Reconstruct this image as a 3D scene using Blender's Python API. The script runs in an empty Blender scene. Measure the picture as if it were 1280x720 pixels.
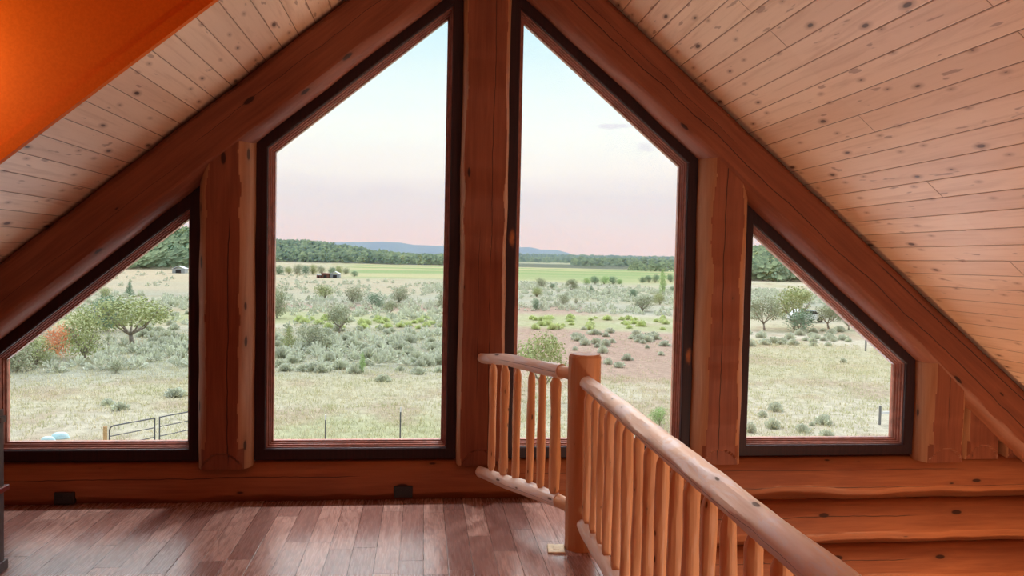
import bpy, bmesh, math, random
from mathutils import Vector, Matrix, noise as mn
random.seed(7)
C = bpy.context.scene.collection
R = random.random
def ss(a, b, x):
    t = min(1.0, max(0.0, (x - a) / (b - a))); return t * t * (3 - 2 * t)
def lin(r, g, b, k=1.0):
    f = lambda c: (c / 12.92 if c <= .04045 else ((c + .055) / 1.055) ** 2.4)
    return (f(r / 255) * k, f(g / 255) * k, f(b / 255) * k)

# ------------------------------------------------------------------ camera
FPX, YAW, PITCH, ROLL = 968.85, .114424, .036935, -.020964
EYE = Vector((0, -5.0625, 1.58))
FW = Vector((math.sin(YAW) * math.cos(PITCH), math.cos(YAW) * math.cos(PITCH), -math.sin(PITCH)))
_r0 = Vector((math.cos(YAW), -math.sin(YAW), 0)); _u0 = _r0.cross(FW)
RT = math.cos(ROLL) * _r0 - math.sin(ROLL) * _u0
UP = math.sin(ROLL) * _r0 + math.cos(ROLL) * _u0
cd = bpy.data.cameras.new('camera'); cam = bpy.data.objects.new('camera', cd); C.objects.link(cam)
cd.sensor_width = 36; cd.lens = FPX / 1280 * 36; cd.clip_start = .05; cd.clip_end = 20000
cam.matrix_world = Matrix(((RT.x, UP.x, -FW.x, EYE.x), (RT.y, UP.y, -FW.y, EYE.y), (RT.z, UP.z, -FW.z, EYE.z), (0, 0, 0, 1)))
bpy.context.scene.camera = cam
def ray(x, y): return (x - 640) / FPX * RT - (y - 360) / FPX * UP + FW
def proj(p):
    v = Vector(p) - EYE; w = v.dot(FW)
    return 640 + FPX * v.dot(RT) / w, 360 - FPX * v.dot(UP) / w, w

# ------------------------------------------------------------------ object helpers
def tag(o, label=None, cat=None, group=None, kind=None):
    if label: o['label'] = label
    if cat: o['category'] = cat
    if group: o['group'] = group
    if kind: o['kind'] = kind
    return o
def thing(name, label, cat, loc=(0, 0, 0), rz=0, group=None, kind=None):
    o = bpy.data.objects.new(name, None); C.objects.link(o); o.empty_display_size = .1
    o.location = loc; o.rotation_euler = (0, 0, rz)
    return tag(o, label, cat, group, kind)
class MB:
    def __init__(s): s.v = []; s.f = []; s.uv = []
    def quad(s, a, b, c, d, uv=None):
        n = len(s.v); s.v += [tuple(a), tuple(b), tuple(c), tuple(d)]; s.f.append((n, n + 1, n + 2, n + 3)); s.uv.append(uv)
    def tri(s, a, b, c):
        n = len(s.v); s.v += [tuple(a), tuple(b), tuple(c)]; s.f.append((n, n + 1, n + 2)); s.uv.append(None)
    def box(s, lo, hi):
        x0, y0, z0 = lo; x1, y1, z1 = hi; n = len(s.v)
        s.v += [(x0, y0, z0), (x1, y0, z0), (x1, y1, z0), (x0, y1, z0), (x0, y0, z1), (x1, y0, z1), (x1, y1, z1), (x0, y1, z1)]
        for q in ((0, 3, 2, 1), (4, 5, 6, 7), (0, 1, 5, 4), (1, 2, 6, 5), (2, 3, 7, 6), (3, 0, 4, 7)):
            s.f.append(tuple(n + i for i in q)); s.uv.append(None)
    def prism_y(s, poly, y0, y1):
        """polygon in x,z extruded along y"""
        n = len(s.v); k = len(poly)
        s.v += [(x, y0, z) for x, z in poly] + [(x, y1, z) for x, z in poly]
        s.f.append(tuple(n + i for i in range(k))); s.f.append(tuple(n + k + i for i in reversed(range(k)))); s.uv += [None, None]
        for i in range(k):
            j = (i + 1) % k; s.f.append((n + i, n + k + i, n + k + j, n + j)); s.uv.append(None)
    def prism_z(s, poly, z0, z1):
        n = len(s.v); k = len(poly)
        s.v += [(x, y, z0) for x, y in poly] + [(x, y, z1) for x, y in poly]
        s.f.append(tuple(n + i for i in reversed(range(k)))); s.f.append(tuple(n + k + i for i in range(k))); s.uv += [None, None]
        for i in range(k):
            j = (i + 1) % k; s.f.append((n + i, n + j, n + k + j, n + k + i)); s.uv.append(None)
    def rod(s, a, b, r0, r1=None, n=8, caps=True):
        a = Vector(a); b = Vector(b); r1 = r0 if r1 is None else r1
        w = (b - a).normalized(); t = Vector((0, 0, 1)) if abs(w.z) < .9 else Vector((1, 0, 0))
        p = w.cross(t).normalized(); q = w.cross(p); m = len(s.v)
        for c, r in ((a, r0), (b, r1)):
            for i in range(n):
                th = 2 * math.pi * i / n; s.v.append(tuple(c + p * r * math.cos(th) + q * r * math.sin(th)))
        for i in range(n):
            j = (i + 1) % n; s.f.append((m + i, m + j, m + n + j, m + n + i)); s.uv.append(None)
        if caps:
            s.f.append(tuple(m + i for i in reversed(range(n)))); s.f.append(tuple(m + n + i for i in range(n))); s.uv += [None, None]
    def mesh(s, name, m, smooth=False, sharp=None, fix=True):
        me = bpy.data.meshes.new(name); me.from_pydata(s.v, [], s.f)
        if any(s.uv):
            ul = me.uv_layers.new(name='UVMap'); k = 0
            for f, u in zip(s.f, s.uv):
                for i in range(len(f)):
                    ul.data[k].uv = u[i] if u else (0, 0); k += 1
        if fix:
            b = bmesh.new(); b.from_mesh(me); bmesh.ops.recalc_face_normals(b, faces=b.faces); b.to_mesh(me); b.free()
        if m: me.materials.append(m)
        if smooth: me.polygons.foreach_set('use_smooth', [True] * len(me.polygons))
        if sharp: me.set_sharp_from_angle(angle=math.radians(sharp))
        me.update(); return me
    def build(s, name, m, parent=None, **k): return put(name, s.mesh(name, m, **k), parent)
def put(name, me, parent=None):
    o = bpy.data.objects.new(name, me); C.objects.link(o)
    if parent: o.parent = parent
    return o
def copy_tree(o, parent=None):
    c = o.copy(); C.objects.link(c); c.parent = parent
    for ch in o.children: copy_tree(ch, c)
    return c
def bevel(o, w=.004, n=2):
    b = o.modifiers.new('bevel', 'BEVEL'); b.width = w; b.segments = n; b.limit_method = 'ANGLE'; return o

def logmesh(p0, axis, side, depth, L, prof, ns=56, dv=.04, fine_ends=0.0, shade=38):
    """log along axis: prof(theta, v) -> (a along side, b along depth); UVs in metres"""
    p0 = Vector(p0); axis = Vector(axis).normalized(); side = Vector(side); depth = Vector(depth)
    vs = []; v = 0.0
    while v < L - 1e-6:
        vs.append(v); v += (.012 if (v < fine_ends or v > L - fine_ends) else dv)
    vs.append(L)
    m = MB(); r_ref = abs(prof(math.pi / 2, L / 2)[0]) + 1e-4
    for v in vs:
        for i in range(ns):
            a, b = prof(2 * math.pi * i / ns - math.pi, v); m.v.append(tuple(p0 + axis * v + side * a + depth * b))
    for k in range(len(vs) - 1):
        for i in range(ns):
            j = (i + 1) % ns
            m.f.append((k * ns + i, k * ns + j, (k + 1) * ns + j, (k + 1) * ns + i))
            u0 = (2 * math.pi * i / ns - math.pi) * r_ref; u1 = (2 * math.pi * (i + 1) / ns - math.pi) * r_ref
            m.uv.append([(u0, vs[k]), (u1, vs[k]), (u1, vs[k + 1]), (u0, vs[k + 1])])
    e = (len(vs) - 1) * ns
    for cap, base, vv in ((list(reversed(range(ns))), 0, 0), (list(range(ns)), e, L)):
        m.f.append(tuple(base + i for i in cap)); m.uv.append([(.02 * math.cos(i), vv) for i in cap])
    return m
def nz(x, y=0, z=0): return mn.noise(Vector((x, y, z)))

# ------------------------------------------------------------------ node helpers
class NT:
    def __init__(s, name):
        s.m = bpy.data.materials.new(name); s.m.use_nodes = True; s.t = s.m.node_tree; s.t.nodes.clear()
        s.out = s.t.nodes.new('ShaderNodeOutputMaterial')
    def n(s, typ, ins=None, **props):
        nd = s.t.nodes.new('ShaderNode' + typ)
        for k, v in props.items(): setattr(nd, k, v)
        for k, v in (ins or {}).items(): s.set(nd.inputs[k], v)
        return nd
    def set(s, sock, v):
        if isinstance(v, bpy.types.NodeSocket): s.t.links.new(v, sock)
        elif isinstance(v, (tuple, list)) and sock.type == 'RGBA' and len(v) == 3: sock.default_value = (*v, 1)
        else: sock.default_value = v
    def m_(s, op, a, b=0.0, c=0.0, clamp=False):
        nd = s.n('Math', {0: a, 1: b, 2: c}, operation=op); nd.use_clamp = clamp; return nd.outputs[0]
    def add(s, a, b): return s.m_('ADD', a, b)
    def sub(s, a, b): return s.m_('SUBTRACT', a, b)
    def mul(s, a, b): return s.m_('MULTIPLY', a, b)
    def step(s, x, a, b, o0=0.0, o1=1.0):
        nd = s.n('MapRange', {0: x, 1: a, 2: b, 3: o0, 4: o1}, interpolation_type='SMOOTHSTEP'); return nd.outputs[0]
    def vec(s, x, y, z=0.0): return s.n('CombineXYZ', {0: x, 1: y, 2: z}).outputs[0]
    def noise(s, v, sc=1.0, det=3.0, ro=.5, dist=0.0): return s.n('TexNoise', {'Vector': v, 'Scale': sc, 'Detail': det, 'Roughness': ro, 'Distortion': dist}).outputs['Fac']
    def white(s, v): return s.n('TexWhiteNoise', {'Vector': v}, noise_dimensions='3D').outputs['Value']
    def mix(s, f, a, b, bt='MIX'):
        nd = s.n('Mix', data_type='RGBA', blend_type=bt); s.set(nd.inputs[0], f); s.set(nd.inputs[6], a); s.set(nd.inputs[7], b); return nd.outputs[2]
    def uv(s):
        x = s.n('UVMap').outputs[0]; sp = s.n('SeparateXYZ', {0: x}); return sp.outputs[0], sp.outputs[1]
    def pos(s):
        x = s.n('NewGeometry').outputs['Position']; sp = s.n('SeparateXYZ', {0: x}); return x, sp.outputs
    def obj(s):
        x = s.n('TexCoord').outputs['Object']; sp = s.n('SeparateXYZ', {0: x}); return x, sp.outputs
    def rnd(s): return s.n('ObjectInfo').outputs['Random']
    def done(s, col, rough=.5, bump=None, bs=.3, bd=.01, **kw):
        b = s.n('BsdfPrincipled', {'Base Color': col, 'Roughness': rough})
        for k, v in kw.items(): s.set(b.inputs[k.replace('_', ' ')], v)
        if bump is not None: s.set(b.inputs['Normal'], s.n('Bump', {'Height': bump, 'Strength': bs, 'Distance': bd}).outputs[0])
        s.t.links.new(b.outputs[0], s.out.inputs[0]); return s.m
def plain(name, col, rough=.6, var=.15, sc=30.0, **kw):
    t = NT(name); x, _ = t.obj(); k = t.noise(x, sc, 4)
    return t.done(t.mix(t.step(k, .3, .7), tuple(c * (1 - var) for c in col), tuple(min(1, c * (1 + var)) for c in col)), rough, **kw)

def log_mat(name, light, dark, cracks=(), rough=.55, knots=1.0, patch=None, seed=0.0, spec=.3, ks=1.0):
    """peeled, oiled log: grain along v, knots, long drying checks at (u0, v0, v1, wander, width)"""
    t = NT(name); u, v = t.uv(); r = t.mul(t.rnd(), 40.0)
    g1 = t.noise(t.vec(t.mul(u, 22.0), t.mul(v, 1.5), t.add(r, seed)), 1, 5, .6, .6)
    g2 = t.noise(t.vec(t.mul(u, 110.0), t.mul(v, 4.0), r), 1, 3)
    g3 = t.noise(t.vec(t.mul(u, 2.6), t.mul(v, .9), t.add(r, 9.0)), 1, 2)
    f = t.add(t.mul(g1, .55), t.add(t.mul(g2, .2), t.mul(g3, .45)))
    col = t.mix(t.step(f, .38, .82), light, dark)
    if patch:
        pn = t.noise(t.vec(t.mul(u, 16.0), t.mul(v, 5.0), t.add(r, 3.0)), 1, 4, .6, .8)
        col = t.mix(t.mul(t.step(pn, .5, .6), .8), col, patch)
    vo = t.n('TexVoronoi', {'Vector': t.vec(t.add(t.mul(u, 6.0 * ks), r), t.mul(v, 2.3 * ks), 0.0), 'Scale': 1.0, 'Randomness': 1.0}, voronoi_dimensions='2D')
    cr = t.n('SeparateColor', {0: vo.outputs['Color']}).outputs[0]
    kr = t.mul(t.step(cr, .62, 1.0), .095 * knots)
    dd = t.add(vo.outputs['Distance'], t.mul(t.sub(g1, .5), .05))
    kn = t.step(t.sub(dd, kr), -.03, .012, 1.0, 0.0)
    halo = t.step(t.sub(dd, kr), 0.0, .14, .35, 0.0)
    has = t.step(kr, .02, .03)
    col = t.mix(t.mul(halo, has), col, tuple(c * .55 for c in light))
    col = t.mix(t.mul(kn, has), col, tuple(c * .22 for c in dark))
    hgt = t.add(t.mul(g1, .5), t.mul(g3, 1.2))
    for (u0, v0, v1, am, w) in cracks:
        wob = t.mul(t.sub(t.noise(t.vec(t.mul(v, 1.4), u0 * 7.0, 3.0), 1, 4, .6), .5), am)
        d = t.m_('ABSOLUTE', t.sub(t.sub(u, u0), wob))
        mk = t.mul(t.step(d, w * .35, w, 1.0, 0.0), t.mul(t.step(v, v0, v0 + .12), t.step(v, v1 - .15, v1, 1.0, 0.0)))
        col = t.mix(t.mul(mk, .9), col, (.012, .005, .003)); hgt = t.sub(hgt, t.mul(mk, 1.5))
    return t.done(col, rough, hgt, .25, .01, Specular_IOR_Level=spec)

# honey-stained gable logs, pale peeled rail logs
LIGHT = (.25, .078, .034); DARK = (.145, .038, .016)
M_post = [log_mat('stained_log_%d' % i, LIGHT, DARK, c) for i, c in enumerate([
    [(-.02, 0, 9, .05, .004)], [(.035, 0, 1.6, .06, .0045)], [(.05, 0, 9, .05, .003), (-.03, .4, 1.6, .04, .002)], [(0, .2, 1.1, .05, .002)]])]
M_side = log_mat('lighter_log_sides', (.42, .20, .095), (.28, .11, .045))  # lighter tan on the rounded sides of the posts
M_rafL = log_mat('stained_rafter', LIGHT, DARK, [(.02, .6, 2.4, .06, .002), (-.03, 2.4, 4.2, .05, .0016)])
M_rafR = log_mat('stained_rafter_checked', LIGHT, DARK, [(-.03, .5, 7, .08, .004), (.09, 3.4, 7, .03, .005), (.03, .6, 2.2, .05, .002)])
M_course = log_mat('stained_wall_log', (.34, .115, .042), (.2, .055, .019), [(.06, .6, 3.3, .05, .003), (-.05, 4.6, 8.5, .04, .003), (.07, 4.2, 7.5, .03, .002)])
M_rail = log_mat('peeled_rail_log', (.84, .72, .62), (.66, .47, .34), [(.06, .2, 2.6, .04, .0015)], .38, .9, patch=(.74, .69, .68), ks=1.7)
M_bal = log_mat('peeled_baluster', (.76, .455, .255), (.6, .31, .15), (), .42, 1.0, ks=2.3)
M_newel = log_mat('peeled_newel', (.58, .30, .15), (.45, .2, .09), [(.02, .1, .9, .03, .001)], .45, .9, ks=1.9)

def plank_mat(name, width, palette, phase=0.0, joint=None, rough=.5, pine=True):
    t = NT(name); s, l = t.uv()
    sb = t.add(t.m_('DIVIDE', s, width), phase); bi = t.m_('FLOOR', sb); f = t.sub(sb, bi)
    rb = t.white(t.vec(bi, 3.1, 0.0)); e = t.mul(t.m_('MINIMUM', f, t.sub(1.0, f)), width)
    if pine:
        lj = t.m_('DIVIDE', l, 1.21); ji = t.m_('ROUND', lj); dj = t.mul(t.m_('ABSOLUTE', t.sub(lj, ji)), 1.21)
        has = t.step(t.white(t.vec(bi, ji, 5.0)), .62, .63); dj = t.add(dj, t.mul(t.sub(1.0, has), 9.0)); pid = t.vec(bi, t.m_('FLOOR', lj), 1.0)
        tone = t.add(t.mul(rb, .75), t.mul(t.white(pid), .25))
    else:
        lj = t.add(t.m_('DIVIDE', l, joint), t.mul(rb, 7.0)); ji = t.m_('FLOOR', lj); fj = t.sub(lj, ji)
        dj = t.mul(t.m_('MINIMUM', fj, t.sub(1.0, fj)), joint); pid = t.vec(bi, ji, 1.0); tone = t.white(pid)
    ofs = t.mul(rb, 30.0)
    sl = t.add(t.mul(f, width), ofs)
    if pine:
        gv = t.vec(t.mul(sl, 18.0), t.mul(l, 1.1), ofs); g = t.noise(gv, 1, 5, .6, 1.2); g2 = t.noise(t.vec(t.mul(sl, 90.0), t.mul(l, 3.0), 0.0), 1, 3)
    else:
        of2 = t.mul(tone, 50.0)
        g0 = t.noise(t.vec(t.mul(sl, 14.0), t.add(t.mul(l, 2.2), of2), of2), 1, 2, .5, .5)
        g = t.m_('PINGPONG', t.mul(g0, 7.0), .5); g = t.mul(g, 2.0); g2 = t.noise(t.vec(t.mul(sl, 120.0), t.mul(l, 6.0), of2), 1, 3)
    c0, c1, c2 = palette
    col = t.mix(t.step(tone, .1, .9), c0, c1)
    col = t.mix(t.mul(t.step(g, .45, .8), .8 if pine else .5), col, c2)
    col = t.mix(t.mul(t.step(g2, .5, .8), .2), col, c2)
    if pine:
        kv = t.vec(t.add(sb, .0), t.mul(l, 3.0), 0.0)
        vo = t.n('TexVoronoi', {'Vector': kv, 'Scale': 1.0, 'Randomness': .8}, voronoi_dimensions='2D')
        cs = t.n('SeparateColor', {0: vo.outputs['Color']}).outputs
        d = t.add(vo.outputs['Distance'], t.mul(t.sub(g, .5), .07))
        big = t.add(.022, t.mul(t.step(cs[0], .6, 1.0), .07)); has = t.step(cs[1], .3, .35)
        kn = t.mul(t.step(t.sub(d, big), -.03, .015, 1.0, 0.0), has); halo = t.mul(t.step(t.sub(d, big), 0.0, .13, .5, 0.0), has)
        col = t.mix(halo, col, (.30, .135, .07)); col = t.mix(t.mul(kn, .9), col, (.07, .03, .02))
        # spike knots: long slanted dark streaks on a few boards
        st = t.noise(t.vec(t.mul(sl, 26.0), t.mul(t.add(l, t.mul(f, .1)), 5.0), t.add(ofs, 4.0)), 1, 2)
        col = t.mix(t.mul(t.step(st, .67, .72), .55), col, (.2, .085, .055))
    gr = t.m_('MINIMUM', e, dj); gw = .0016 if pine else .0013
    line = t.step(gr, gw * .6, gw * 1.6, 1.0, 0.0)
    col = t.mix(t.mul(line, .85), col, (.10, .04, .022) if pine else (.02, .008, .006))
    h = t.add(t.step(gr, 0.0, .006 if pine else .003), t.mul(g, .06))
    if not pine:
        h = t.add(h, t.add(t.mul(g2, .03), t.mul(t.noise(t.vec(t.mul(s, 9.0), t.mul(l, 3.0), 0.0), 1, 2), .5)))
        rr = t.add(rough, t.mul(t.sub(g2, .5), .18)); return t.done(col, rr, h, .22, .006)
    return t.done(col, rough, h, .5, .006)
M_pineL = plank_mat('pine_ceiling_boards', .1293, ((.80, .585, .42), (.71, .485, .335), (.56, .34, .21)), .2, rough=.42)
M_pineR = plank_mat('pine_ceiling_boards_wide', .1293, ((.80, .585, .42), (.71, .485, .335), (.56, .34, .21)), .3, rough=.42)
M_floor = plank_mat('dark_hickory_planks', .126, ((.23, .115, .092), (.40, .235, .19), (.16, .075, .062)), .79, .95, .27, False)
M_lower = plank_mat('great_room_planks', .126, ((.17, .07, .04), (.3, .14, .08), (.12, .045, .025)), 0, .95, .4, False)

def casing_mat():
    t = NT('dark_stained_window_wood'); x, o = t.obj()
    g = t.noise(t.vec(t.mul(o[0], 60.0), t.mul(o[1], 60.0), t.mul(o[2], 3.0)), 1, 4)
    col = t.mix(t.step(g, .3, .7), (.016, .006, .008), (.032, .010, .011))
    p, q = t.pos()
    for (kx, kz) in ((1.795, .95), (.575, 1.72)):       # two amber glints on varnished knots, painted into the stain colour
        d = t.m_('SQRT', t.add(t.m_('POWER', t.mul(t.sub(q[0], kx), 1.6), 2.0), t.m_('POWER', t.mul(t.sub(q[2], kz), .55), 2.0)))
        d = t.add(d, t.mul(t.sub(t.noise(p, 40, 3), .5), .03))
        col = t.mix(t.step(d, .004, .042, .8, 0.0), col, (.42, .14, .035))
    return t.done(col, .5, Specular_IOR_Level=.25)
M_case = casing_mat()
M_sash = plain('mahogany_sash', (.22, .075, .05), .3, .25, 20)
def glass_mat():
    t = NT('window_glass'); fr = t.n('Fresnel', {'IOR': 1.45}).outputs[0]
    a = t.n('BsdfTransparent', {'Color': (.985, .99, .985)}); b = t.n('BsdfGlossy', {'Color': (1, 1, 1), 'Roughness': .02})
    x = t.n('MixShader', {0: t.mul(fr, .6), 1: a.outputs[0], 2: b.outputs[0]}); t.t.links.new(x.outputs[0], t.out.inputs[0]); return t.m
M_glass = glass_mat()
def orange_mat():
    t = NT('orange_painted_drywall'); p, _ = t.pos(); k = t.noise(p, 90, 4)
    return t.done(t.mix(t.step(k, .3, .7), (.60, .125, .006), (.66, .145, .008)), .7, k, .15, .004, Specular_IOR_Level=.15)
M_orange = orange_mat()
M_wall = log_mat('interior_wood_wall', (.42, .16, .06), (.3, .09, .03))
M_black = plain('black_plastic', (.012, .011, .012), .5)
M_iron = plain('dark_grey_metal', (.10, .095, .10), .45, .2)
M_shelfwood = plain('red_brown_shelf_wood', (.2, .035, .025), .35)
M_brass = plain('pale_brass_plate', (.62, .50, .33), .45, .12, 60, Metallic=.35)

# ------------------------------------------------------------------ room shell
TN = math.tan(.693362); CS, SN = math.cos(.693362), math.sin(.693362)
XR, ZA, CO = .3845, 3.491, .425          # ridge x, apex of the casing line, ceiling above it
def line(x): return ZA - TN * abs(x - XR)
def ceil(x): return line(x) + CO
BACK = -8.6
def ceiling_slab(side, x_lo, y0, y1, x_hi=XR):
    """inner face of a roof slope between x_hi (nearer the ridge) and x_lo, with its thickness"""
    m = MB(); k = .18
    def P(x, y, up=0): return (x, y, ceil(x) + up)
    s = lambda x: abs(x - XR) / CS
    m.quad(P(x_hi, y0), P(x_hi, y1), P(x_lo, y1), P(x_lo, y0), [(s(x_hi), y0), (s(x_hi), y1), (s(x_lo), y1), (s(x_lo), y0)])
    m.quad(P(x_hi, y0, k), P(x_lo, y0, k), P(x_lo, y1, k), P(x_hi, y1, k))
    for a, b in (((x_hi, y0), (x_lo, y0)), ((x_lo, y0), (x_lo, y1)), ((x_lo, y1), (x_hi, y1)), ((x_hi, y1), (x_hi, y0))):
        m.quad(P(*a), P(*b), P(*b, k), P(*a, k))
    return m
cl = thing('ceiling', 'sloping knotty pine board ceiling meeting at the ridge above the windows', 'ceiling', kind='structure')
ceiling_slab(1, 5.2, BACK, .25).build('right_slope', M_pineR, cl)
ceiling_slab(-1, -4.2, -1.2, .25).build('left_slope', M_pineL, cl)
ceiling_slab(-1, -.20, BACK, -1.2).build('ridge_strip', M_pineL, cl)
# dormer cut into the left slope: orange cheek wall, flat ceiling, outer wall
DZ = ceil(-.20)
m = MB(); m.prism_y([(-.20, DZ), (-.20, DZ + .1), (-3.5, DZ + .1), (-3.5, ceil(-3.5)), ], -1.206, -1.2005)
ck = m.build('wall_left', M_orange); tag(ck, 'orange painted dormer cheek wall above the left pine slope', 'wall', kind='structure')
m = MB()
s0 = Vector((-3.45, -1.206, ceil(-3.45) - .001)); s1 = Vector((-.20, -1.206, ceil(-.20) - .001)); up = Vector((-SN, 0, CS))
for a, b in (((-.03, 0), (0, .055)),):
    m.quad(s0 + Vector((0, a[0], 0)), s1 + Vector((0, a[0], 0)), s1 + Vector((0, a[0], 0)) + up * b[1], s0 + Vector((0, a[0], 0)) + up * b[1])
    m.quad(s0 + Vector((0, a[0], 0)) + up * b[1], s1 + Vector((0, a[0], 0)) + up * b[1], s1 + up * (b[1] + .004), s0 + up * (b[1] + .004))
    m.quad(s0, s1, s1 + Vector((0, a[0], 0)), s0 + Vector((0, a[0], 0)))
tr = m.build('trim_1', M_orange, fix=False); tag(tr, 'orange painted edge bead where the dormer wall meets the pine boards', 'trim', kind='structure')
m = MB(); m.box((-3.6, -6.4, DZ), (-.15, -1.06, DZ + .15)); o = m.build('dormer_ceiling', M_orange); tag(o, 'flat orange dormer ceiling above the loft', 'ceiling', kind='structure')
m = MB(); m.box((-3.65, -6.4, -.3), (-3.5, .3, DZ + .1)); o = m.build('dormer_wall', M_orange); tag(o, 'orange outer wall of the loft dormer', 'wall', kind='structure')
m = MB(); m.box((-3.65, -6.5, -.3), (-.15, -6.4, 4)); o = m.build('dormer_cheek_wall', M_orange); tag(o, 'orange cheek wall at the rear of the dormer', 'wall', kind='structure')
m = MB(); m.box((4.72, BACK, -3.1), (4.9, .3, .6)); o = m.build('wall_right', M_wall); tag(o, 'wooden side wall under the right roof slope', 'wall', kind='structure')
m = MB(); m.box((-4.2, BACK - .15, -3.1), (5.2, BACK, 4.2)); o = m.build('wall_front', M_wall); tag(o, 'wooden wall at the rear of the room opposite the windows', 'wall', kind='structure')
m = MB(); m.box((-.3, BACK, -3.1), (-.1, .3, -.3)); o = m.build('wall_under_loft', M_wall); tag(o, 'wooden wall below the loft floor', 'wall', kind='structure')
# gable infill behind rafters and behind the short posts
gb = thing('wall_back', 'log gable wall holding the four dark framed windows', 'wall', kind='structure')
m = MB()
m.prism_y([(XR, line(XR) - .03), (XR, ceil(XR) + .1), (-4.2, ceil(-4.2) + .1), (-4.2, line(-4.2) - .03)], .06, .2)
m.prism_y([(XR, line(XR) - .03), (5.2, line(5.2) - .03), (5.2, ceil(5.2) + .1), (XR, ceil(XR) + .1)], .061, .2)
m.build('gable_infill', M_wall, gb)
m = MB(); m.prism_y([(3.44, .2), (5.2, .2), (5.2, ceil(5.2)), (3.44, ceil(3.44))], .12, .24); m.build('infill_panel', M_wall, gb)
m = MB(); m.prism_y([(-2.67, .2), (-2.67, ceil(-2.67)), (-4.2, ceil(-4.2)), (-4.2, .2)], .12, .24); m.build('infill_panel', M_wall, gb)

# ---- loft floor and great-room floor
edge = [(-3.6, .02), (.86, .02), (1.02, -.90), (.985, BACK), (-3.6, BACK)]
m = MB(); top = [(x, y, 0) for x, y in edge]
n0 = len(m.v); m.v += top + [(x, y, -.28) for x, y in edge]; k = len(edge)
m.f.append(tuple(range(k))); m.uv.append([(x, y) for x, y in edge])
m.f.append(tuple(reversed(range(k, 2 * k)))); m.uv.append(None)
for i in range(k):
    j = (i + 1) % k; m.f.append((i, j, k + j, k + i)); m.uv.append(None)
fl = m.build('floor', M_floor); tag(fl, 'dark glossy hardwood plank floor of the loft', 'floor', kind='structure')
m = MB(); m.quad((-.3, BACK, -3.0), (4.9, BACK, -3.0), (4.9, .3, -3.0), (-.3, .3, -3.0), [(-.3, BACK), (4.9, BACK), (4.9, .3), (-.3, .3)])
o = m.build('floor_lower', M_lower); tag(o, 'plank floor of the great room below the loft', 'floor', kind='structure')

# ---- logs of the gable wall
def round_prof(r, seed, flat=None, wob=.006, squash=1.0, flat_n=(0, -1), extra=None, pw=2.0):
    def f(th, v):
        c, s = math.cos(th), math.sin(th)
        k = (abs(c) ** pw + abs(s) ** pw) ** (-1 / pw)
        rr = r * k * (1 + .02 * nz(v * 1.3, seed) + wob / r * nz(v * 4, c * 1.5 + seed, s * 1.5))
        a, b = rr * s, -rr * c * squash
        if flat:
            fd = flat + .013 * nz(v * 2.2, seed + 5) + .011 * nz(v * 6, seed + 8) + .004 * nz(v * 17, seed)
            e = a * flat_n[0] + b * flat_n[1] - fd
            if e > 0: a -= e * flat_n[0]; b -= e * flat_n[1]
        if extra: a, b = extra(a, b, v)
        return a, b
    return f
X3, Y3, Z3 = (1, 0, 0), (0, 1, 0), (0, 0, 1)
def post(xc, r, yc, flat, seed, mat, label, scoop=True, ztop=None):
    zt = ztop or line(xc) + .16
    def ex(a, b, v):
        if scoop and v < .02 + .085 * (1 - (a / (r * .74)) ** 2): b = max(b, -flat + .022)
        return a, b
    ns = 120
    mm = logmesh((xc, yc, .235), Z3, X3, Y3, zt - .235, round_prof(r, seed, flat, extra=ex), ns, .022, .13)
    o = mm.build('log_post', mat, smooth=True, sharp=24)
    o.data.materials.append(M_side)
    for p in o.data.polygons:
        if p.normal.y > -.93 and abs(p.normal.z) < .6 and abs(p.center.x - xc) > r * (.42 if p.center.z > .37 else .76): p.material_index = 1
    return tag(o, label, 'post', kind='structure')
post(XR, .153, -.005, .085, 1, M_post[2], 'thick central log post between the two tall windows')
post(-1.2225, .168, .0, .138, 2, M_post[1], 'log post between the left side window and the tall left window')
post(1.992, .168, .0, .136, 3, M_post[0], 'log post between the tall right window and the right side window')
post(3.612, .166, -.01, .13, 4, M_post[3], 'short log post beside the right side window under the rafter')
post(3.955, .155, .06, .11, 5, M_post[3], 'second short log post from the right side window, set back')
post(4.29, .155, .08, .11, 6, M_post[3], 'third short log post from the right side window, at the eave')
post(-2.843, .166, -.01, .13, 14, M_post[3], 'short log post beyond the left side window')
for sgn, mat, sd, lab in ((-1, M_rafL, 21, 'heavy log rafter sloping down along the left pine ceiling'), (1, M_rafR, 22, 'heavy log rafter sloping down along the right pine ceiling')):
    ax = Vector((sgn * CS, 0, -SN)); sd_ = Vector((SN * sgn, 0, CS))
    r = .172
    def ex(a, b, v, sgn=sgn):
        if sgn > 0 and v > 4.2: a -= .02 * ss(4.2, 4.9, v) * (a < 0) * (1 + nz(v * 5, 3))
        return a, b
    p0 = Vector((XR, -.03, ZA + .205)) - ax * .05
    mm = logmesh(p0, ax, sd_, Y3, 6.2, round_prof(r, sd, .125, .007, extra=ex), 72, .05)
    tag(mm.build('log_rafter', mat, smooth=True, sharp=24), lab, 'rafter', kind='structure')
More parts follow.
